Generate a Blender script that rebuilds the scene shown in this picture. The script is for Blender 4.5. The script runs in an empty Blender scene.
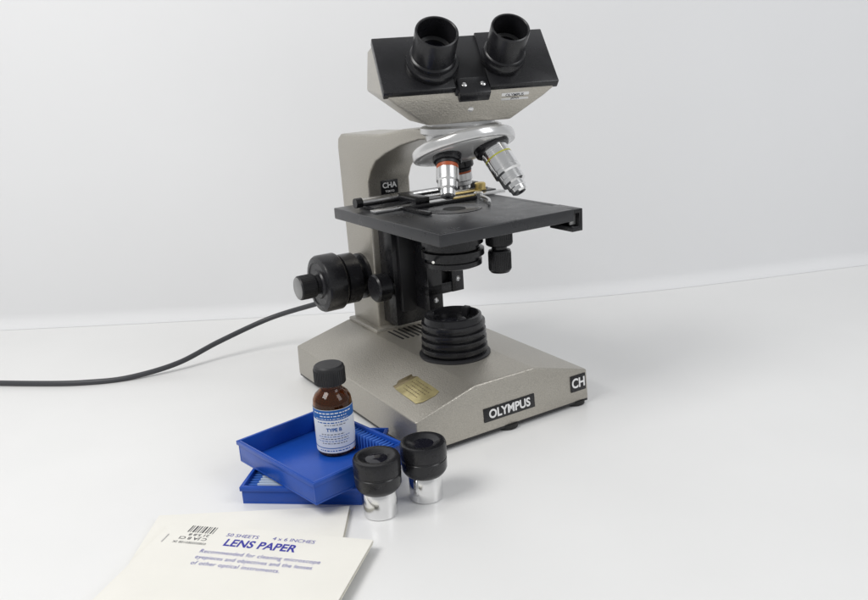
import bpy, bmesh, math, random
from mathutils import Vector, Matrix, Euler
random.seed(3)
scene=bpy.context.scene
S=0.01
# ---------------------------------------------------------------- materials
def mat(name,col,rough=0.5,metal=0.0,var=0.0,vscale=40.0,bump=0.0,bscale=80.0,coat=0.0,trans=0.0,ior=1.45,rvar=0.0,spec=0.5):
    m=bpy.data.materials.new(name); m.use_nodes=True
    nt=m.node_tree; p=nt.nodes["Principled BSDF"]
    p.inputs["Base Color"].default_value=(*col,1); p.inputs["Roughness"].default_value=rough
    p.inputs["Metallic"].default_value=metal; p.inputs["Coat Weight"].default_value=coat
    p.inputs["Coat Roughness"].default_value=0.15
    p.inputs["Transmission Weight"].default_value=trans; p.inputs["IOR"].default_value=ior
    p.inputs["Specular IOR Level"].default_value=spec
    tc=nt.nodes.new("ShaderNodeTexCoord")
    if var>0 or rvar>0:
        n=nt.nodes.new("ShaderNodeTexNoise"); n.inputs["Scale"].default_value=vscale; n.inputs["Detail"].default_value=5
        nt.links.new(tc.outputs["Object"],n.inputs["Vector"])
        if var>0:
            r=nt.nodes.new("ShaderNodeMapRange"); r.inputs[1].default_value=0.3; r.inputs[2].default_value=0.7
            r.inputs[3].default_value=1-var; r.inputs[4].default_value=1+var
            nt.links.new(n.outputs["Fac"],r.inputs[0])
            mx=nt.nodes.new("ShaderNodeVectorMath"); mx.operation='SCALE'; mx.inputs[0].default_value=col
            nt.links.new(r.outputs[0],mx.inputs["Scale"]); nt.links.new(mx.outputs[0],p.inputs["Base Color"])
        if rvar>0:
            r=nt.nodes.new("ShaderNodeMapRange"); r.inputs[1].default_value=0.3; r.inputs[2].default_value=0.7
            r.inputs[3].default_value=max(0.02,rough-rvar); r.inputs[4].default_value=rough+rvar
            nt.links.new(n.outputs["Fac"],r.inputs[0]); nt.links.new(r.outputs[0],p.inputs["Roughness"])
    if bump>0:
        n=nt.nodes.new("ShaderNodeTexNoise"); n.inputs["Scale"].default_value=bscale; n.inputs["Detail"].default_value=3
        nt.links.new(tc.outputs["Object"],n.inputs["Vector"])
        b=nt.nodes.new("ShaderNodeBump"); b.inputs["Strength"].default_value=bump; b.inputs["Distance"].default_value=0.001
        nt.links.new(n.outputs["Fac"],b.inputs["Height"]); nt.links.new(b.outputs[0],p.inputs["Normal"])
    return m
TAUPE=mat("hammered_taupe_enamel",(0.435,0.412,0.365),0.31,0.64,var=0.12,vscale=1100,bump=0.34,bscale=900)
BLACK=mat("satin_black_paint",(0.013,0.013,0.015),0.27,0,var=0.2,vscale=60,bump=0.03,bscale=1500,rvar=0.06)
BLACKM=mat("matt_black_plastic",(0.018,0.018,0.02),0.45,0,bump=0.08,bscale=1200)
STAGEM=mat("black_stage_enamel",(0.030,0.031,0.034),0.30,0,var=0.05,vscale=60,bump=0.05,bscale=2500,rvar=0.05)
RUBBER=mat("black_rubber",(0.015,0.015,0.015),0.6)
CHROME=mat("polished_chrome",(0.82,0.82,0.82),0.14,1.0,rvar=0.05,vscale=30)
SATIN=mat("satin_aluminium",(0.66,0.66,0.66),0.3,1.0,rvar=0.06,vscale=120)
SILVER=mat("silver_paint",(0.68,0.68,0.68),0.22,0.5,var=0.02,vscale=300)
BRASS=mat("brass",(0.65,0.5,0.2),0.35,1.0)
RED=mat("orange_brown_ring_paint",(0.42,0.09,0.03),0.4)
YEL=mat("yellow_ring_paint",(0.50,0.50,0.06),0.4)
WHITE=mat("white_print",(0.85,0.85,0.85),0.5)
DARK=mat("dark_recess",(0.01,0.01,0.01),0.7)
GLASS=mat("coated_lens_glass",(0.01,0.01,0.015),0.05,0)
GOLD=mat("gold_foil_sticker",(0.50,0.43,0.22),0.28,0.5,var=0.15,vscale=120,bump=0.5,bscale=120)
GOLDD=mat("worn_sticker_end",(0.20,0.16,0.09),0.35,0.4,var=0.4,vscale=200)
GOLDT=mat("dark_sticker_print",(0.13,0.10,0.05),0.5)
BLUE=mat("blue_plastic",(0.010,0.072,0.40),0.30,0,var=0.06,vscale=60,bump=0.04,bscale=600)
BLUED=mat("blue_plastic_ribs",(0.05,0.16,0.56),0.35)
PALE=mat("pale_slide_edges",(0.55,0.65,0.78),0.3)
AMBER=mat("amber_glass",(0.26,0.085,0.012),0.02,0,trans=0.9,ior=1.4)
OIL=mat("dark_oil",(0.035,0.013,0.003),0.1,0,coat=0.5)
LABEL=mat("label_paper",(0.84,0.87,0.88),0.5,0,var=0.02,vscale=200)
LBLUE=mat("label_blue_ink",(0.02,0.13,0.42),0.5)
INK=mat("violet_blue_ink",(0.04,0.04,0.34),0.6)
INKD=mat("black_ink",(0.05,0.05,0.06),0.6)
PAPER=mat("cream_paper",(0.82,0.805,0.75),0.75,0,var=0.02,vscale=25,bump=0.15,bscale=120)
PAPER2=mat("cream_paper_edge",(0.70,0.68,0.60),0.8,0,var=0.08,vscale=300)
CABLE=mat("cable_rubber",(0.05,0.052,0.058),0.42)
GREYCAP=mat("grey_knob_face",(0.30,0.30,0.30),0.3,0.7)
TABLE=mat("white_table_laminate",(0.80,0.80,0.795),0.33,0,var=0.02,vscale=6,bump=0.03,bscale=300,rvar=0.04)
WALL=mat("pale_grey_wall_paint",(0.77,0.774,0.784),0.75,0,var=0.015,vscale=3)
# ---------------------------------------------------------------- builder
class B:
    def __init__(s): s.bm=bmesh.new(); s.mats=[]
    def mi(s,m):
        if m not in s.mats: s.mats.append(m)
        return s.mats.index(m)
    def merge(s,b2,m,M=None,bev=0,seg=2,ang=30):
        if bev>0:
            b2.normal_update()
            es=[e for e in b2.edges if len(e.link_faces)==2 and e.calc_face_angle(0)>math.radians(ang)]
            if es: bmesh.ops.bevel(b2,geom=es,offset=bev,segments=seg,profile=0.5,affect='EDGES',clamp_overlap=True)
        i=s.mi(m)
        for f in b2.faces: f.material_index=i
        if M is not None: b2.transform(M)
        me=bpy.data.meshes.new("t"); b2.to_mesh(me); s.bm.from_mesh(me); bpy.data.meshes.remove(me); b2.free()
        return s
    def box(s,x0,x1,y0,y1,z0,z1,m,bev=0.05,M=None,seg=2):
        b=bmesh.new(); bmesh.ops.create_cube(b,size=1)
        for v in b.verts: v.co=Vector(((x0+x1)/2+v.co.x*(x1-x0),(y0+y1)/2+v.co.y*(y1-y0),(z0+z1)/2+v.co.z*(z1-z0)))
        return s.merge(b,m,M,bev,seg)
    def prism(s,pts,a0,a1,m,axis='X',bev=0.05,M=None,seg=2):
        b=bmesh.new()
        def P(u,v,a): return {'X':(a,u,v),'Y':(u,a,v),'Z':(u,v,a)}[axis]
        A=[b.verts.new(P(u,v,a0)) for u,v in pts]; C=[b.verts.new(P(u,v,a1)) for u,v in pts]
        n=len(pts)
        b.faces.new(A); b.faces.new(C[::-1])
        for i in range(n): b.faces.new((A[i],C[i],C[(i+1)%n],A[(i+1)%n]))
        bmesh.ops.recalc_face_normals(b,faces=b.faces)
        return s.merge(b,m,M,bev,seg)
    def hull(s,pts,m,bev=0.1,M=None,seg=3):
        b=bmesh.new()
        for p in pts: b.verts.new(p)
        bmesh.ops.convex_hull(b,input=b.verts)
        bmesh.ops.dissolve_limit(b,angle_limit=math.radians(1),verts=b.verts,edges=b.edges)
        bmesh.ops.recalc_face_normals(b,faces=b.faces)
        return s.merge(b,m,M,bev,seg,ang=8)
    def lathe(s,prof,m,M=None,seg=72):
        b=bmesh.new(); rings=[]
        for r,z in prof:
            if r<1e-6: rings.append([b.verts.new((0,0,z))])
            else:
                rings.append([b.verts.new((r*math.cos(2*math.pi*i/seg),r*math.sin(2*math.pi*i/seg),z)) for i in range(seg)])
        for A,C in zip(rings,rings[1:]):
            for i in range(seg):
                j=(i+1)%seg
                if len(A)==1 and len(C)==1: continue
                if len(A)==1: b.faces.new((A[0],C[i],C[j]))
                elif len(C)==1: b.faces.new((A[i],A[j],C[0]))
                else: b.faces.new((A[i],A[j],C[j],C[i]))
        bmesh.ops.recalc_face_normals(b,faces=b.faces)
        return s.merge(b,m,M)
    def tube(s,pts,r,m,seg=14,M=None,cap=True):
        pts=[Vector(p) for p in pts]; b=bmesh.new(); rings=[]; up=Vector((0,0,1)); prev=None
        for i,p in enumerate(pts):
            t=(pts[min(i+1,len(pts)-1)]-pts[max(i-1,0)]).normalized()
            if prev is None:
                a=up if abs(t.dot(up))<0.9 else Vector((1,0,0)); nrm=t.cross(a).normalized()
            else: nrm=(prev-t*prev.dot(t)).normalized()
            prev=nrm; bn=t.cross(nrm)
            rings.append([b.verts.new(p+nrm*r*math.cos(2*math.pi*k/seg)+bn*r*math.sin(2*math.pi*k/seg)) for k in range(seg)])
        for A,C in zip(rings,rings[1:]):
            for k in range(seg): b.faces.new((A[k],A[(k+1)%seg],C[(k+1)%seg],C[k]))
        if cap: b.faces.new(rings[0]); b.faces.new(rings[-1])
        bmesh.ops.recalc_face_normals(b,faces=b.faces)
        return s.merge(b,m,M)
    def text(s,txt,size,m,M,bold=0.0,depth=0.01,sx=1.0,align='CENTER',warp=None,sp=1.0):
        cu=bpy.data.curves.new("t",'FONT'); cu.body=txt; cu.size=size; cu.align_x=align; cu.align_y='CENTER'
        cu.extrude=depth; cu.offset=bold; cu.resolution_u=4; cu.space_character=sp
        o=bpy.data.objects.new("t",cu); scene.collection.objects.link(o)
        bpy.context.view_layer.update()
        dg=bpy.context.evaluated_depsgraph_get(); me=bpy.data.meshes.new_from_object(o.evaluated_get(dg))
        b=bmesh.new(); b.from_mesh(me)
        for v in b.verts: v.co.x*=sx
        if warp:
            for v in b.verts: v.co=warp(v.co)
        bpy.data.objects.remove(o); bpy.data.curves.remove(cu); bpy.data.meshes.remove(me)
        return s.merge(b,m,M)
    def obj(s,name,parent=None,label=None,cat=None,sharp=32,M=None,kind=None,group=None):
        s.bm.normal_update()
        for f in s.bm.faces: f.smooth=True
        for e in s.bm.edges:
            if len(e.link_faces)==2 and e.calc_face_angle(0)>math.radians(sharp): e.smooth=False
        me=bpy.data.meshes.new(name); s.bm.to_mesh(me); s.bm.free()
        for m in s.mats: me.materials.append(m)
        o=bpy.data.objects.new(name,me); scene.collection.objects.link(o)
        if parent: o.parent=parent
        if M is not None: o.matrix_basis=M
        if label: o["label"]=label
        if cat: o["category"]=cat
        if kind: o["kind"]=kind
        if group: o["group"]=group
        return o
def T(x,y,z): return Matrix.Translation((x,y,z))
def R(a,ax): return Matrix.Rotation(math.radians(a),4,ax)
def frame(o,x,y):
    x=Vector(x).normalized(); y=Vector(y); y=(y-x*y.dot(x)).normalized(); z=x.cross(y)
    M=Matrix((x,y,z)).transposed().to_4x4(); M.translation=Vector(o); return M
# ================================================================= MICROSCOPE
mic=bpy.data.objects.new("microscope",None); scene.collection.objects.link(mic)
mic.matrix_world=T(-2.24,58.65,0)@R(31.12,'Z')
mic["label"]="taupe and black binocular laboratory microscope standing on white table"; mic["category"]="microscope"
BX0,BX1=-0.35,16.7; D=21.6; CX=8.25; YF=-1.25; ZB=0.42
HS0,HT0,PL=3.05,4.55,5.6; GR=0.3
# --- base
def sec(y,g,yt): return [(BX0,y,ZB),(BX1,y,ZB),(BX1,y+yt*0.6,HS0+g),(BX1-PL,y+yt,HT0+g),(BX0+PL,y+yt,HT0+g),(BX0,y+yt*0.6,HS0+g)]
b=B()
b.hull(sec(YF,0,0.3)+sec(D,GR,-0.3),TAUPE,bev=0.14)
b.box(BX0+0.06,BX1-0.06,YF+0.04,D-0.1,0.28,0.5,BLACKM,0.02)
base=b.obj("base",mic)
for x,y in [(0.75,YF+0.95),(BX1-0.95,YF+0.85),(CX+0.2,YF+0.75),(1.6,D-1.6),(BX1-1.6,D-1.6)]:
    B().lathe([(0,0),(0.85,0),(0.95,0.06),(0.98,0.42),(0,0.42)],RUBBER,T(x,y,0)).obj("rubber_foot",base)
def onfront(x,z): return frame((x,YF+0.067*(z-ZB),z),(1,0,0),(0,0.067,1))
b=B(); M=onfront(8.35,1.85)
b.box(-2.55,2.55,-0.58,0.58,-0.02,0.07,BLACK,0.03,M)
b.text("OLYMPUS",1.0,WHITE,M@T(0,-0.02,0.08),bold=0.03,sx=0.95,depth=0.005)
b.obj("name_plate",base)
b=B(); M=onfront(15.65,2.1)
b.box(-0.82,0.82,-0.72,0.72,-0.02,0.07,BLACK,0.03,M)
b.text("CH",1.15,WHITE,M@T(0,-0.02,0.08),bold=0.03,sx=0.9,depth=0.005)
b.obj("model_plate",base)
def chamf(x,y): return Vector((x,y,HS0+GR*(y-YF)/(D-YF)+(HT0-HS0)*(x-BX0)/PL))
o=chamf(2.2,3.0)+Vector((0,0,0.03)); M=frame(o,chamf(2.2,3)-chamf(2.2,5),chamf(3,4.3)-chamf(1,4.3))
M=M@R(-3,'Z')
b=B(); 
b.prism([(-1.7,-1.1),(-0.6,-1.12),(0.3,-1.1),(1.9,-1.1),(2.2,-0.6),(2.25,0.5),(2.0,1.05),(0.8,1.08),(-0.9,1.05),(-1.7,1.1)],0.0,0.035,GOLD,'Z',0.01,M)
b.prism([(-2.6,-0.3),(-2.2,-0.7),(-2.25,-1.0),(-1.7,-1.1),(-1.7,1.1),(-2.1,0.85),(-2.5,0.95)],0.0,0.034,GOLDD,'Z',0.01,M)
for i,(x0,x1) in enumerate([(-1.2,1.4),(-1.4,1.5),(-1.0,1.5),(-1.3,1.2),(-1.1,1.2)]):
    x=x0
    while x<x1:
        wd=random.uniform(0.08,0.3); b.box(x,min(x+wd,x1),0.66-0.32*i,0.75-0.32*i,0.035,0.039,GOLDT,0,M); x+=wd+0.09
b.obj("sticker",base,label="worn peeling gold foil sticker")
b=B()
for i in range(8):
    x=6.4+0.55*i
    b.box(x,x+0.2,12.3,15.2,4.3,HT0+GR*0.65+0.05,DARK,0.02)
b.obj("vent_slots",base)
# --- arm
pts=[(21.2,4.9),(21.55,21.9),(21.35,22.7),(20.7,23.1),(13,23.35),(9,23.9),(6.5,24.0),(3.0,24.0),(2.6,23.9),(2.6,23.4),(6.5,23.1),(9.5,22.5),(12.2,21.7),(14.2,20.9),(15.4,19.9),(15.95,18.9),(16.05,4.4),(21.2,4.4)]
b=B(); b.prism(pts,6.0,10.5,TAUPE,'X',0.26,seg=3)
b.prism([(5.4,5.15),(11.1,5.15),(11.1,4.5),(5.4,4.5)],15.4,21.3,TAUPE,'Y',0.15)
arm=b.obj("arm",mic)
b=B(); M=frame((8.25,15.99,18.25),(1,0,0),(0,0,1))
b.box(-0.9,0.9,-0.64,0.64,-0.04,0.08,BLACK,0.03,M); b.text("CHA",0.7,WHITE,M@T(0,0.15,0.085),bold=0.015)
b.text("TOKYO",0.27,WHITE,M@T(0,-0.4,0.085),bold=0.002)
b.obj("model_plate",arm)
# --- focus knobs
def knob(side):
    sgn=-1 if side=='L' else 1
    x0=6.0 if side=='L' else 10.5
    M=T(x0,18.6,9.75)@R(90*sgn,'Y')
    b=B()
    b.lathe([(0,-0.3),(2.2,-0.3),(2.2,0.3),(1.7,0.4),(1.7,0.8),(2.25,0.95),(2.4,1.05),(2.4,2.4),(2.2,2.5),(2.2,2.6),(2.6,2.7),(2.7,2.85),(2.7,4.4),(2.58,4.6),(2.1,4.7),(2.0,4.6),(1.4,4.6),(1.3,4.75),(0,4.75)],BLACK,M,seg=96)
    k=b.obj("coarse_focus_knob",mic)
    b=B()
    b.lathe([(0,4.6),(0.9,4.6),(0.9,5.0),(1.05,5.1),(1.12,5.2),(1.12,6.6),(1.04,6.72)],BLACKM,M)
    b.lathe([(1.04,6.72),(0.9,6.78),(0,6.8)],GREYCAP,M)
    for i in range(36): b.box(-0.025,0.025,-0.03,0.03,5.25,6.55,BLACKM,0,M@R(i*10,'Z')@T(1.12,0,0))
    b.obj("fine_focus_knob",k)
knob('L'); knob('R')
# --- rack, condenser carrier
b=B()
b.box(6.7,10.35,13.6,16.1,5.6,16.4,BLACK,0.12)
b.box(7.2,9.6,13.1,13.65,7.0,16.4,BLACKM,0.05)
rack=b.obj("rack_block",mic)
b=B()
b.box(8.7,12.4,10.9,13.3,8.6,9.6,BLACK,0.08)
b.box(8.7,10.2,10.9,13.2,7.2,15.2,BLACK,0.08)
b.box(11.2,12.5,10.8,13.2,8.6,15.2,BLACK,0.08)
b.box(10.1,11.3,11.6,13.2,9.3,15.2,BLACKM,0.04)
b.box(7.0,9.6,5.6,11.5,14.3,15.1,BLACK,0.08)
car=b.obj("condenser_carrier",mic)
for x,z in [(9.4,14.0),(9.4,8.2),(11.85,13.8),(11.85,9.8)]:
    B().lathe([(0,0.12),(0.12,0.12),(0.16,0.06),(0.24,0.12),(0.26,0),(0,0)],SATIN,T(x,10.88,z)@R(90,'X'),seg=20).obj("screw",car)
b=B()
M=T(6.9,14.2,9.5)@R(-90,'Y')
b.lathe([(0,0),(0.6,0),(0.6,0.5),(1.15,0.6),(1.3,0.75),(1.3,1.9),(1.15,2.05),(0,2.1)],BLACK,M)
b.obj("condenser_knob",mic)
b=B(); M=T(CX+0.2,6.1,-0.5)@Matrix.Diagonal((1.13,1.13,1,1))
b.lathe([(0,16.9),(1.9,16.9),(1.9,15.5),(2.3,15.4),(2.3,14.9),(2.05,14.85),(2.05,14.5),(2.35,14.4),(2.35,13.9),(2.0,13.85),(2.0,13.55),(2.15,13.5),(2.15,13.1),(1.8,12.95),(1.5,12.95),(1.4,13.2),(0,13.3)],BLACK,M)
b.tube([(CX-2.2,4.9,13.7),(CX-3.0,4.1,13.6)],0.12,CHROME)
b.obj("condenser",mic)
# --- illuminator
b=B(); M=T(CX-0.05,6.3,0)
prof=[(2.75,4.2),(2.75,4.8)]
z=4.8
for i in range(4):
    prof+=[(2.5,z+0.05),(2.5,z+0.25),(2.86-0.04*i,z+0.32),(2.88-0.04*i,z+0.4),(2.86-0.04*i,z+0.7)]; z+=0.70
prof+=[(2.55,z+0.03),(2.5,z+0.3),(2.45,z+0.55),(2.25,z+0.62),(2.1,z+0.55),(2.05,z+0.15),(1.75,z+0.1),(1.7,z-0.5),(0,z-0.5)]
b.lathe(prof,BLACK,M,seg=96)
b.lathe([(3.1,4.4),(3.1,4.75),(2.9,4.85),(2.7,4.85)],BLACKM,M,seg=96)
for k in range(3): b.box(-0.3,0.3,-0.3,0.3,z-0.2,z+0.72,BLACKM,0.05,M@R(k*120+20,'Z')@T(1.95,0,0))
ill=b.obj("illuminator_collar",mic)
B().lathe([(1.7,z-0.3),(1.2,z-0.12),(0.6,z-0.02),(0,z)],GLASS,M).obj("lamp_lens",ill)
# --- stage
SX0,SX1,SY0,SY1,SZ=1.7,14.1,-2.8,14.3,17.4
b=B()
b.box(SX0,SX1,SY0,SY1,16.45,SZ,STAGEM,0.08,seg=3)
b.box(4.3,12.2,2.0,13.6,16.0,16.5,BLACK,0.1)
b.lathe([(2.3,SZ+0.002),(2.3,SZ+0.04),(2.05,SZ+0.04),(2.0,SZ+0.01),(0,SZ+0.008)],BLACK,T(CX,5.2,0))
b.lathe([(0.95,SZ+0.02),(0.9,SZ+0.012),(0,SZ+0.012)],DARK,T(CX,5.2,0))
stage=b.obj("stage",mic)
b=B()
b.prism([(13.95,15.6),(15.0,15.6),(15.0,17.36),(13.95,17.36),(13.95,17.05),(14.65,17.05),(14.65,16.0),(13.95,16.0)],-2.75,0.0,BLACK,'Y',0.04)
b.box(14.0,15.0,-0.3,13.0,16.5,17.33,STAGEM,0.05)
b.box(14.05,14.6,-2.4,-2.2,16.1,17.0,GREYCAP,0.02)
b.obj("stage_end_bracket",stage)
b=B()
b.box(3.2,15.6,9.4,12.4,SZ+0.02,SZ+0.32,BLACK,0.05)
b.box(2.6,15.8,8.3,9.2,SZ+0.03,SZ+0.26,SATIN,0.03)
b.box(6.6,15.4,10.4,11.0,SZ+0.30,SZ+0.46,SATIN,0.02)
b.box(6.4,7.8,8.2,11.8,SZ+0.24,SZ+0.8,BLACK,0.08)
b.box(12.8,14.8,10.9,12.8,SZ+0.02,SZ+0.95,BLACK,0.08)
b.box(4.0,13.2,12.4,13.3,SZ+0.02,SZ+0.6,BLACK,0.08)
b.box(10.2,14.6,9.5,10.2,SZ+0.32,SZ+0.44,BRASS,0.03)
b.lathe([(0,0),(0.5,0),(0.5,0.5),(0.4,0.6),(0,0.6)],BRASS,T(14.2,9.9,SZ+0.42),seg=24)
b.tube([(2.9,11.3,SZ+0.62),(6.4,11.3,SZ+0.62)],0.34,SATIN,seg=24)
b.tube([(7.8,11.6,SZ+0.62),(12.8,11.6,SZ+0.62)],0.16,CHROME,seg=16)
b.tube([(2.3,11.3,SZ+0.62),(2.9,11.3,SZ+0.62)],0.42,BLACK,seg=24)
for i in range(24): b.box(8.0+i*0.25,8.03+i*0.25,10.45,10.7,SZ+0.46,SZ+0.465,DARK,0)
b.obj("slide_holder",stage)
b=B()
b.box(5.0,12.9,7.5,8.0,SZ+0.03,SZ+0.32,BLACK,0.03)
b.box(5.0,5.5,4.2,7.6,SZ+0.03,SZ+0.26,BLACK,0.03)
pts=[]
for i in range(11):
    t=i/10; pts.append((12.6-1.6*t*t-0.1,7.6-3.6*t,SZ+0.24))
b.tube(pts,0.14,SATIN,seg=10)
b.lathe([(0,SZ),(0.42,SZ),(0.42,SZ+0.5),(0.32,SZ+0.6),(0,SZ+0.6)],CHROME,T(12.5,7.75,0),seg=24)
b.box(9.8,12.0,7.6,7.9,SZ+0.32,SZ+0.42,BRASS,0.02)
b.obj("slide_clip",stage)
b=B(); M=T(11.9,4.2,0)
b.lathe([(0,16.6),(0.55,16.6),(0.55,15.5),(1.05,15.4),(1.12,15.3),(1.12,14.0),(1.0,13.9),(0.65,13.85),(0.65,13.6),(0.92,13.5),(0.95,13.4),(0.95,11.8),(0.8,11.6),(0,11.55)],BLACK,M)
for i in range(40):
    b.box(-0.03,0.03,-0.03,0.03,14.1,15.2,BLACKM,0,M@R(i*9,'Z')@T(1.12,0,0))
    b.box(-0.03,0.03,-0.03,0.03,11.9,13.3,BLACKM,0,M@R(i*9,'Z')@T(0.95,0,0))
b.obj("stage_control_knob",stage)
# --- nosepiece
NP=T(CX+0.3,3.75,22.3)@R(-20,'X')
b=B()
b.lathe([(0,1.75),(2.6,1.75),(2.75,1.65),(2.8,1.1),(3.0,0.98),(3.9,0.66),(4.08,0.54),(4.15,0.38),(4.15,-0.06),(4.08,-0.18),(3.9,-0.24),(3.8,-0.24),(3.75,-0.3),(3.3,-0.42),(2.4,-0.6),(1.4,-0.8),(0.6,-0.88),(0,-0.88)],SILVER,None,seg=144)
nose=b.obj("nosepiece",mic,M=NP,sharp=40)
def objective(az,L,ring,sc=1.0,detail=False,drop=0):
    a=math.radians(az); dirv=Vector((math.sin(a),-math.cos(a),0))
    o=dirv*2.4+Vector((0,0,-0.55-drop))
    ax=(Vector((0,0,-1))*math.cos(math.radians(20))+dirv*math.sin(math.radians(20))).normalized()
    side=ax.cross(dirv).normalized()
    M=frame(o,side,ax.cross(side))@Matrix.Diagonal((sc,sc,1,1))
    b=B(); l=L
    b.lathe([(0,-0.6),(1.34,-0.6),(1.34,0.3),(1.24,0.42),(1.05,0.44)],BLACK,M)
    b.lathe([(1.05,0.38),(1.05,0.68),(1.0,0.7)],CHROME if detail else BLACKM,M)
    if detail:
        b.lathe([(1.03,0.62),(1.03,0.85),(1.0,0.86),(1.0,0.92),(1.03,0.93),(1.03,1.1)],CHROME,M)
        b.lathe([(1.04,1.1),(1.04,1.22)],ring,M)
        b.lathe([(1.03,1.22),(1.03,2.25),(0.98,2.27),(0.98,2.36),(1.03,2.38),(1.03,2.6),(0.88,2.72),(0.88,3.1),(0.83,3.12),(0.83,3.2),(0.88,3.22),(0.88,3.5),(0.66,3.6)],CHROME,M)
        b.lathe([(0.66,3.6),(0.66,3.95),(0.6,4.0),(0.58,4.3),(0.42,4.42),(0.2,4.42)],CHROME,M)
        b.lathe([(0.2,4.42),(0.16,4.38),(0,4.38)],GLASS,M,seg=24)
    else:
        b.lathe([(1.0,0.62),(1.0,0.62+0.14*l),(0.98,0.62+0.14*l)],ring,M)
        b.lathe([(0.99,0.62+0.14*l),(1.02,0.62+0.15*l),(1.02,0.62+0.5*l),(0.9,0.62+0.55*l),(0.88,0.62+0.74*l),(0.7,0.62+0.8*l)],SATIN,M)
        b.lathe([(0.7,0.62+0.79*l),(0.66,0.62+0.95*l),(0.5,0.62+l),(0.22,0.62+l)],CHROME,M)
        b.lathe([(0.22,0.62+l),(0.18,0.62+l-0.03),(0,0.62+l-0.03)],GLASS,M,seg=24)
    b.obj("objective_lens",nose)
objective(-70,2.7,RED,0.84,drop=0.15)
objective(25,3.8,YEL,1.07,True)
objective(160,1.6,RED,0.82)
b=B(); b.lathe([(0,23.6),(3.0,23.6),(3.2,23.75),(3.2,24.15),(3.0,24.25),(2.7,24.3),(2.7,24.7),(0,24.7)],SILVER,T(CX,3.6,0)).obj("head_mount",mic)
# --- head
HM=T(CX-0.1,3.6,24.45)@R(-19.1,'Z')
HW=6.4
b=B()
b.hull([(sx*x,y,z) for sx in (-1,1) for x,y,z in [(3.2,-3.0,0.1),(3.2,3.5,0.1),(HW,-4.25,2.4),(HW,-0.65,6.15),(HW,2.4,5.7),(HW,4.3,2.7),(HW-0.8,-3.95,1.75)]],TAUPE,bev=0.15)
head=b.obj("binocular_head",mic,M=HM)
v=Vector((0,3.6,3.75)).normalized()
FP=frame((0,-4.25,2.4),(1,0,0),v)
SLP=5.2
b=B()
b.box(-HW-0.15,-1.25,0.0,SLP+0.1,-0.25,0.42,BLACK,0.08,FP)
b.box(1.25,HW+0.15,0.0,SLP+0.1,-0.25,0.42,BLACK,0.08,FP)
b.box(-1.3,1.3,-0.25,SLP,-0.2,0.26,BLACKM,0.05,FP)
b.box(-1.15,1.15,-0.75,0.75,-0.3,0.62,BLACK,0.08,FP)
fp=b.obj("face_plate",head)
for x in (-0.7,0.7):
    B().lathe([(0,0.06),(0.1,0.06),(0.16,0.03),(0.2,0),(0.2,-0.05),(0,-0.05)],SATIN,FP@T(x,0.05,0.66),seg=20).obj("screw",fp)
for x,sc,cr in ((-2.6,1.0,0.16),(2.75,0.91,-0.03)):
    M=FP@T(x,2.35,0.35)@Matrix.Diagonal((sc,sc,1,1))
    b=B()
    b.lathe([(0,0),(1.76+cr,0),(1.8+cr,0.08),(1.8+cr,0.55),(1.74+cr,0.65),(1.68,0.7),(1.68,1.0),(1.62,1.06),(1.55,1.1),(1.55,3.1),(1.52,3.22),(1.42,3.26),(1.36,3.2),(1.3,2.6),(1.28,1.6),(1.0,1.5),(0.95,1.35)],BLACK,M,seg=96)
    e=b.obj("eyepiece_tube",head)
    B().lathe([(0.97,1.4),(0.5,1.5),(0,1.52)],GLASS,M,seg=32).obj("eye_lens",e)
LF=frame((0,-3.0,0.1),(1,0,0),(0,-1.25,2.3))
b=B(); M=LF@T(3.3,1.95,0)
b.box(-1.05,1.05,-0.3,0.3,0.0,0.04,SATIN,0.01,M)
b.text("OLYMPUS",0.32,INKD,M@T(-0.05,0.1,0.045),bold=0.008,depth=0.003); b.text("JAPAN",0.22,INKD,M@T(0,-0.15,0.045),bold=0.004,depth=0.003)
b.obj("maker_label",head)
B().lathe([(0,0.06),(0.12,0.06),(0.18,0.03),(0.22,0),(0,-0.05)],SATIN,LF@T(0,1.1,0.02),seg=20).obj("screw",head)
# ================================================================= CABLE
def catmull(P,n=10):
    P=[Vector(p) for p in P]; out=[]
    for i in range(len(P)-1):
        p0=P[max(i-1,0)];p1=P[i];p2=P[i+1];p3=P[min(i+2,len(P)-1)]
        for k in range(n):
            t=k/n
            out.append(0.5*((2*p1)+(-p0+p2)*t+(2*p0-5*p1+4*p2-p3)*t*t+(-p0+3*p1-3*p2+p3)*t**3))
    out.append(P[-1]); return out
pts=catmull([(-6.6,80.2,6.9),(-9.2,83,6.4),(-12.4,84.5,5.3),(-17.8,86,3.6),(-23,84,2.0),(-26.9,81.3,0.8),(-31.3,79.4,0.28),(-35.1,78.8,0.27),(-40,79.3,0.27),(-50,81.5,0.27),(-66,86,0.27),(-95,90,0.27)])
B().tube(pts,0.27,CABLE,seg=16).obj("power_cable",None,label="dark grey power cable curving across white table",cat="cable")
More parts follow.
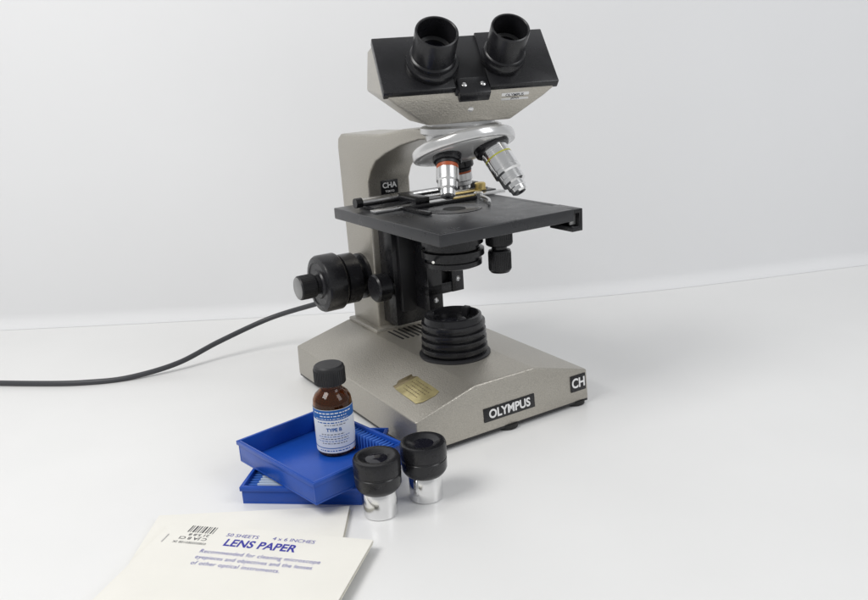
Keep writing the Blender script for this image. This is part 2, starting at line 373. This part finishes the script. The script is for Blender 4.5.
# ================================================================= SLIDE BOXES
OX,OY=0.55,-0.5
def tray(name,w,l,h,M,label,ribs,rm):
    b=B(); t=0.16
    b.box(0,w,0,l,0,t,BLUE,0.03); b.box(0,w,0,t,t,h,BLUE,0.03); b.box(0,w,l-t,l,t,h,BLUE,0.03)
    b.box(0,t,t,l-t,t,h,BLUE,0.03); b.box(w-t,w,t,l-t,t,h,BLUE,0.03)
    b.box(-0.1,w+0.1,-0.1,0.0,h-0.35,h-0.02,BLUE,0.03); b.box(-0.1,w+0.1,l,l+0.1,h-0.35,h-0.02,BLUE,0.03)
    b.box(-0.1,0.0,0,l,h-0.35,h-0.02,BLUE,0.03); b.box(w,w+0.1,0,l,h-0.35,h-0.02,BLUE,0.03)
    o=b.obj(name,None,label=label,cat="slide box",M=M)
    n=25
    for (x0,x1,hh) in ribs:
        b=B()
        for i in range(n):
            y=0.5+(l-1.0)*i/(n-1)
            b.box(x0,x1,y-0.06,y+0.06,t,h*hh,rm,0.02)
        b.box(x0,x1,0.4,l-0.4,t-0.02,t+0.05,rm,0)
        b.obj("slot_ribs",o)
    return o
M1=frame((-14.9+OX,53.1+OY,0),(8.4,-1.3,0),(1.3,8.4,0))
o1=tray("slide_box",8.6,9.6,1.35,M1,"blue plastic slide tray lying beneath another tray",[(0.16,1.1,0.8),(7.5,8.44,0.8)],BLUED)
b=B()
for i in range(9): b.box(0.9,7.6,0.75+0.37*i,0.87+0.37*i,0.18,1.15,PALE,0.02)
b.box(0.9,7.6,0.7,3.9,0.17,0.22,PALE,0); b.obj("glass_slides",o1)
fx=Vector((-9.2+OX,49.7+OY,0)); lx=Vector((-15.0+OX,57.8+OY,0))
ux=(Vector((-3.7+OX,54.6+OY,0))-fx); uy=lx-fx
M2=frame((fx.x,fx.y,1.37),ux,uy)
tray("slide_box",7.7,9.8,1.7,M2,"blue plastic slide tray holding small amber bottle",[(6.8,7.54,0.85),(0.16,0.7,0.6)],BLUED)
# ================================================================= BOTTLE
bt=bpy.data.objects.new("oil_bottle",None); scene.collection.objects.link(bt)
bt.location=(-8.0,57.15,1.55); bt["label"]="small amber glass bottle with black cap and blue label"; bt["category"]="bottle"
b=B()
b.lathe([(0,0),(1.25,0),(1.4,0.12),(1.45,0.3),(1.45,3.9),(1.4,4.25),(1.22,4.6),(0.95,4.85),(0.82,5.0),(0.78,5.15),(0.78,5.5),(0.62,5.5),(0.62,5.0),(1.1,4.5),(1.27,4.15),(1.3,3.9),(1.3,0.3),(1.1,0.2),(0,0.2)],AMBER)
b.obj("bottle_body",bt)
b=B(); b.lathe([(0,0.22),(1.1,0.22),(1.28,0.33),(1.285,3.9),(0,3.9)],OIL,seg=48); b.obj("oil",bt)
b=B()
b.lathe([(0,6.8),(0.98,6.8),(1.1,6.7),(1.14,6.55),(1.14,5.4),(1.04,5.35),(0.8,5.35)],BLACKM)
for i in range(44): b.box(-0.03,0.03,-0.035,0.035,5.45,6.5,BLACKM,0,R(i*360/44,'Z')@T(1.14,0,0))
b.obj("bottle_cap",bt)
def cyl(r,off=0): 
    return lambda c: Vector((math.sin(c.x/r+off)*(r+c.z),-math.cos(c.x/r+off)*(r+c.z),c.y))
b=B()
def patch(a0,a1,z0,z1,r,m):
    bb=bmesh.new(); n=max(2,int((a1-a0)*12)); lo=[];hi=[]
    for i in range(n+1):
        a=a0+(a1-a0)*i/n
        lo.append(bb.verts.new((math.sin(a)*r,-math.cos(a)*r,z0))); hi.append(bb.verts.new((math.sin(a)*r,-math.cos(a)*r,z1)))
    for i in range(n): bb.faces.new((lo[i],lo[i+1],hi[i+1],hi[i]))
    b.merge(bb,m)
def dashes(a0,a1,z0,z1,r,m,lo=0.05,hi=0.18,g=0.05):
    x=a0
    while x<a1:
        wd=random.uniform(lo,hi); patch(x,min(a1,x+wd),z0,z1,r,m); x+=wd+g
r0=1.465
patch(-2.3,2.3,0.35,3.75,r0,LABEL)
patch(-2.3,2.3,2.95,3.72,r0+.007,LBLUE)
dashes(-1.0,1.1,3.45,3.54,r0+.012,LABEL); dashes(-0.6,0.8,3.22,3.3,r0+.012,LABEL); dashes(-0.9,0.9,3.03,3.08,r0+.012,LABEL)
dashes(-0.8,0.9,2.72,2.8,r0+.007,LBLUE); dashes(-0.4,0.7,2.55,2.6,r0+.007,INKD)
patch(-2.3,2.3,0.72,0.78,r0+.007,LBLUE)
for i,(a0,a1) in enumerate([(-0.6,0.6),(-0.8,0.9),(-0.7,0.8),(-0.85,0.85),(-0.6,0.7)]): dashes(a0,a1,1.82-0.18*i,1.87-0.18*i,r0+.007,LBLUE if i%2 else INKD)
dashes(-0.8,0.9,0.5,0.58,r0+.007,LBLUE)
b.text("TYPE B",0.38,LBLUE,None,bold=0.008,depth=0.004,warp=lambda c:cyl(r0+.012,0.08)(Vector((c.x,c.y+2.2,c.z))))
b.obj("bottle_label",bt)
# ================================================================= LOOSE EYEPIECES
def loose(x,y,label,rz):
    e=bpy.data.objects.new("eyepiece",None); scene.collection.objects.link(e); e.location=(x,y,0)
    e["label"]=label; e["category"]="eyepiece"; e.rotation_euler=(0,0,rz)
    b=B(); b.lathe([(0.8,0.15),(0.85,0),(1.1,0),(1.16,0.06),(1.16,1.7),(1.1,1.8),(1.1,1.95)],CHROME)
    b.obj("metal_tube",e)
    b=B(); b.lathe([(0,1.85),(1.25,1.85),(1.4,2.0),(1.5,2.15),(1.56,2.3),(1.58,3.0),(1.54,3.05),(1.54,3.12),(1.6,3.18),(1.6,4.05),(1.52,4.22),(1.3,4.28),(1.1,4.22),(0.85,4.12),(0.72,4.05)],BLACK,seg=96)
    b.obj("eyepiece_barrel",e)
    B().lathe([(0.74,4.06),(0.4,4.1),(0,4.12)],GLASS,None,seg=32).obj("eye_lens",e)
loose(-4.5,50.15,"loose black and chrome eyepiece standing beside blue tray",0.2)
loose(-1.4,51.95,"loose black and chrome eyepiece standing beside microscope base",1.0)
# ================================================================= LENS PAPER PACKETS
def packet(M,w,l,h,label,sheets=5):
    b=B()
    n=12; 
    for s in range(sheets):
        z0=h*s/sheets; z1=h*(s+0.9)/sheets
        jx=random.uniform(-0.08,0.08); jy=random.uniform(-0.08,0.08); rz=random.uniform(-0.006,0.006)
        if s==sheets-1: jx=jy=rz=0; z1=h
        bb=bmesh.new(); 
        vs=[[bb.verts.new((jx+w*i/n,jy-l*j/n,0)) for j in range(n+1)] for i in range(n+1)]
        for i in range(n):
            for j in range(n): bb.faces.new((vs[i][j],vs[i][j+1],vs[i+1][j+1],vs[i+1][j]))
        r=bmesh.ops.extrude_face_region(bb,geom=bb.faces[:])
        for v in [g for g in r['geom'] if isinstance(g,bmesh.types.BMVert)]: v.co.z=z1-z0
        bmesh.ops.recalc_face_normals(bb,faces=bb.faces)
        for v in bb.verts: v.co.z+=z0
        b.merge(bb,PAPER if s==sheets-1 else PAPER2,R(math.degrees(rz),'Z'))
    return b.obj("lens_paper_packet",None,label=label,cat="paper packet",M=M)
packet(frame((-19.75,51.0,0.0),(1,-0.03,0),(0.03,1,0)),13.1,10.2,0.4,"cream packet of lens paper lying under printed packet")
a=math.radians(-15.5)
PM=frame((-4.75-14.1*math.cos(a),45.6-14.1*math.sin(a),0.42),(math.cos(a),math.sin(a),0),(-math.sin(a),math.cos(a),0))
pk=packet(PM,14.1,10.2,0.35,"cream lens paper packet with blue printing lying on another packet")
b=B(); z=0.36
def tx(t,x,y,s,m=INK,bold=0.0,sx=1.0,rot=0,align='LEFT',sp=1.0): b.text(t,s,m,T(x,y,z)@R(rot,'Z'),bold=bold,depth=0.0,sx=sx,align=align,sp=sp)
tx("50 SHEETS",4.5,-0.9,0.5); tx("4 x 6 INCHES",7.7,-0.85,0.5)
tx("LENS PAPER",4.8,-1.75,1.05,bold=0.03,sx=0.86,sp=1.02)
tx("Recommended for cleaning microscope",3.7,-2.85,0.54,sx=0.84,sp=1.10)
tx("eyepieces and objectives and the lenses",3.75,-3.47,0.54,sx=0.82,sp=1.08)
tx("of other optical instruments.",3.8,-4.09,0.54,sx=0.84,sp=1.10)
b.obj("blue_printing",pk)
b=B(); x=1.7
for wv,gp in [(0.08,0.08),(0.05,0.12),(0.12,0.08),(0.05,0.1),(0.08,0.12),(0.05,0.08),(0.12,0.12),(0.08,0.08),(0.05,0.12),(0.1,0.1),(0.05,0.1)]:
    b.box(x,x+wv,-0.95,-0.2,0.355,0.36,INKD,0); x+=wv+gp
b.text("21 5.8 8",0.34,INKD,T(2.7,-1.2,z)@R(180,'Z'),depth=0,bold=0.005,sx=1.3)
b.text("C JA 8 CI",0.42,INKD,T(2.5,-1.62,z)@R(180,'Z'),depth=0,bold=0.005,sx=1.2)
b.text("0385020E0108 2K",0.32,INKD,T(2.5,-2.1,z)@R(180,'Z'),depth=0,bold=0.0,sx=1.0)
b.obj("barcode",pk)
b=B(); b.box(0.6,0.66,-2.3,-1.4,0.35,0.4,SATIN,0.01); b.obj("staple",pk)
# ================================================================= SETTING
b=B(); bb=bmesh.new()
vs=[bb.verts.new(p) for p in [(-260,-80,0),(260,-80,0),(260,170,0),(-260,170,0)]]; bb.faces.new(vs); b.merge(bb,TABLE)
b.obj("table_top",None,kind="structure")
line=catmull([(-250,118,0),(-110,104.5,0),(-49.1,100.2,0),(-12,98.4,0),(17.3,98.0,0),(46.6,102.6,0),(90,113.5,0),(250,162,0)],8)
b=B(); bb=bmesh.new(); cols=[]
prof=[(0,0.02)]+[(1.6*(math.sin(t)),1.6*(1-math.cos(t))+0.02) for t in [math.radians(a) for a in (15,30,45,60,75,90)]]+[(1.6,40),(1.6,200)]
for i,p in enumerate(line):
    t=(line[min(i+1,len(line)-1)]-line[max(i-1,0)]).normalized(); nrm=Vector((-t.y,t.x,0))
    cols.append([bb.verts.new(p+nrm*o+Vector((0,0,zz))) for o,zz in prof])
for A,C in zip(cols,cols[1:]):
    for k in range(len(prof)-1): bb.faces.new((A[k],C[k],C[k+1],A[k+1]))
b.merge(bb,WALL); b.obj("wall",None,kind="structure",sharp=60)
# ================================================================= SCALE TO METRES
bpy.context.view_layer.update()
for o in bpy.data.objects: o.location=o.location*S
done=set()
for o in bpy.data.objects:
    if o.type=='MESH' and o.data.name not in done:
        done.add(o.data.name); o.data.transform(Matrix.Scale(S,4))
# ================================================================= CAMERA
f=830.8; th=math.radians(15.94); ro=math.radians(3.75)
fw=Vector((0,math.cos(th),-math.sin(th))); rt=Vector((1,0,0)); up=rt.cross(fw)
r2=rt*math.cos(ro)-up*math.sin(ro); u2=up*math.cos(ro)+rt*math.sin(ro)
cam=bpy.data.objects.new("camera",bpy.data.cameras.new("camera")); scene.collection.objects.link(cam)
M=Matrix((r2,u2,-fw)).transposed().to_4x4(); M.translation=Vector((0,0,0.29)); cam.matrix_world=M
cam.data.sensor_width=36; cam.data.lens=36*f/868; cam.data.clip_start=0.01; cam.data.clip_end=50
scene.camera=cam
# ================================================================= LIGHT
w=bpy.data.worlds.new("World"); scene.world=w; w.use_nodes=True
w.node_tree.nodes["Background"].inputs[0].default_value=(0.97,0.985,1,1); w.node_tree.nodes["Background"].inputs[1].default_value=0.42
def area(name,loc,tgt,size,power,col=(1,1,1)):
    l=bpy.data.lights.new(name,'AREA'); l.shape='RECTANGLE'; l.size=size[0]; l.size_y=size[1]; l.energy=power; l.color=col
    o=bpy.data.objects.new(name,l); scene.collection.objects.link(o); o.location=loc
    o.rotation_euler=(Vector(tgt)-Vector(loc)).to_track_quat('-Z','Y').to_euler()
area("key_softbox",(-0.75,0.15,1.15),(0.02,0.75,0.12),(0.6,0.6),11.3,(1,0.985,0.96))
area("fill_softbox",(0.95,0.1,0.9),(0.0,0.85,0.15),(0.5,0.8),5.0,(0.97,0.98,1))
scene.view_settings.view_transform='Standard'; scene.view_settings.look='None'; scene.view_settings.exposure=0
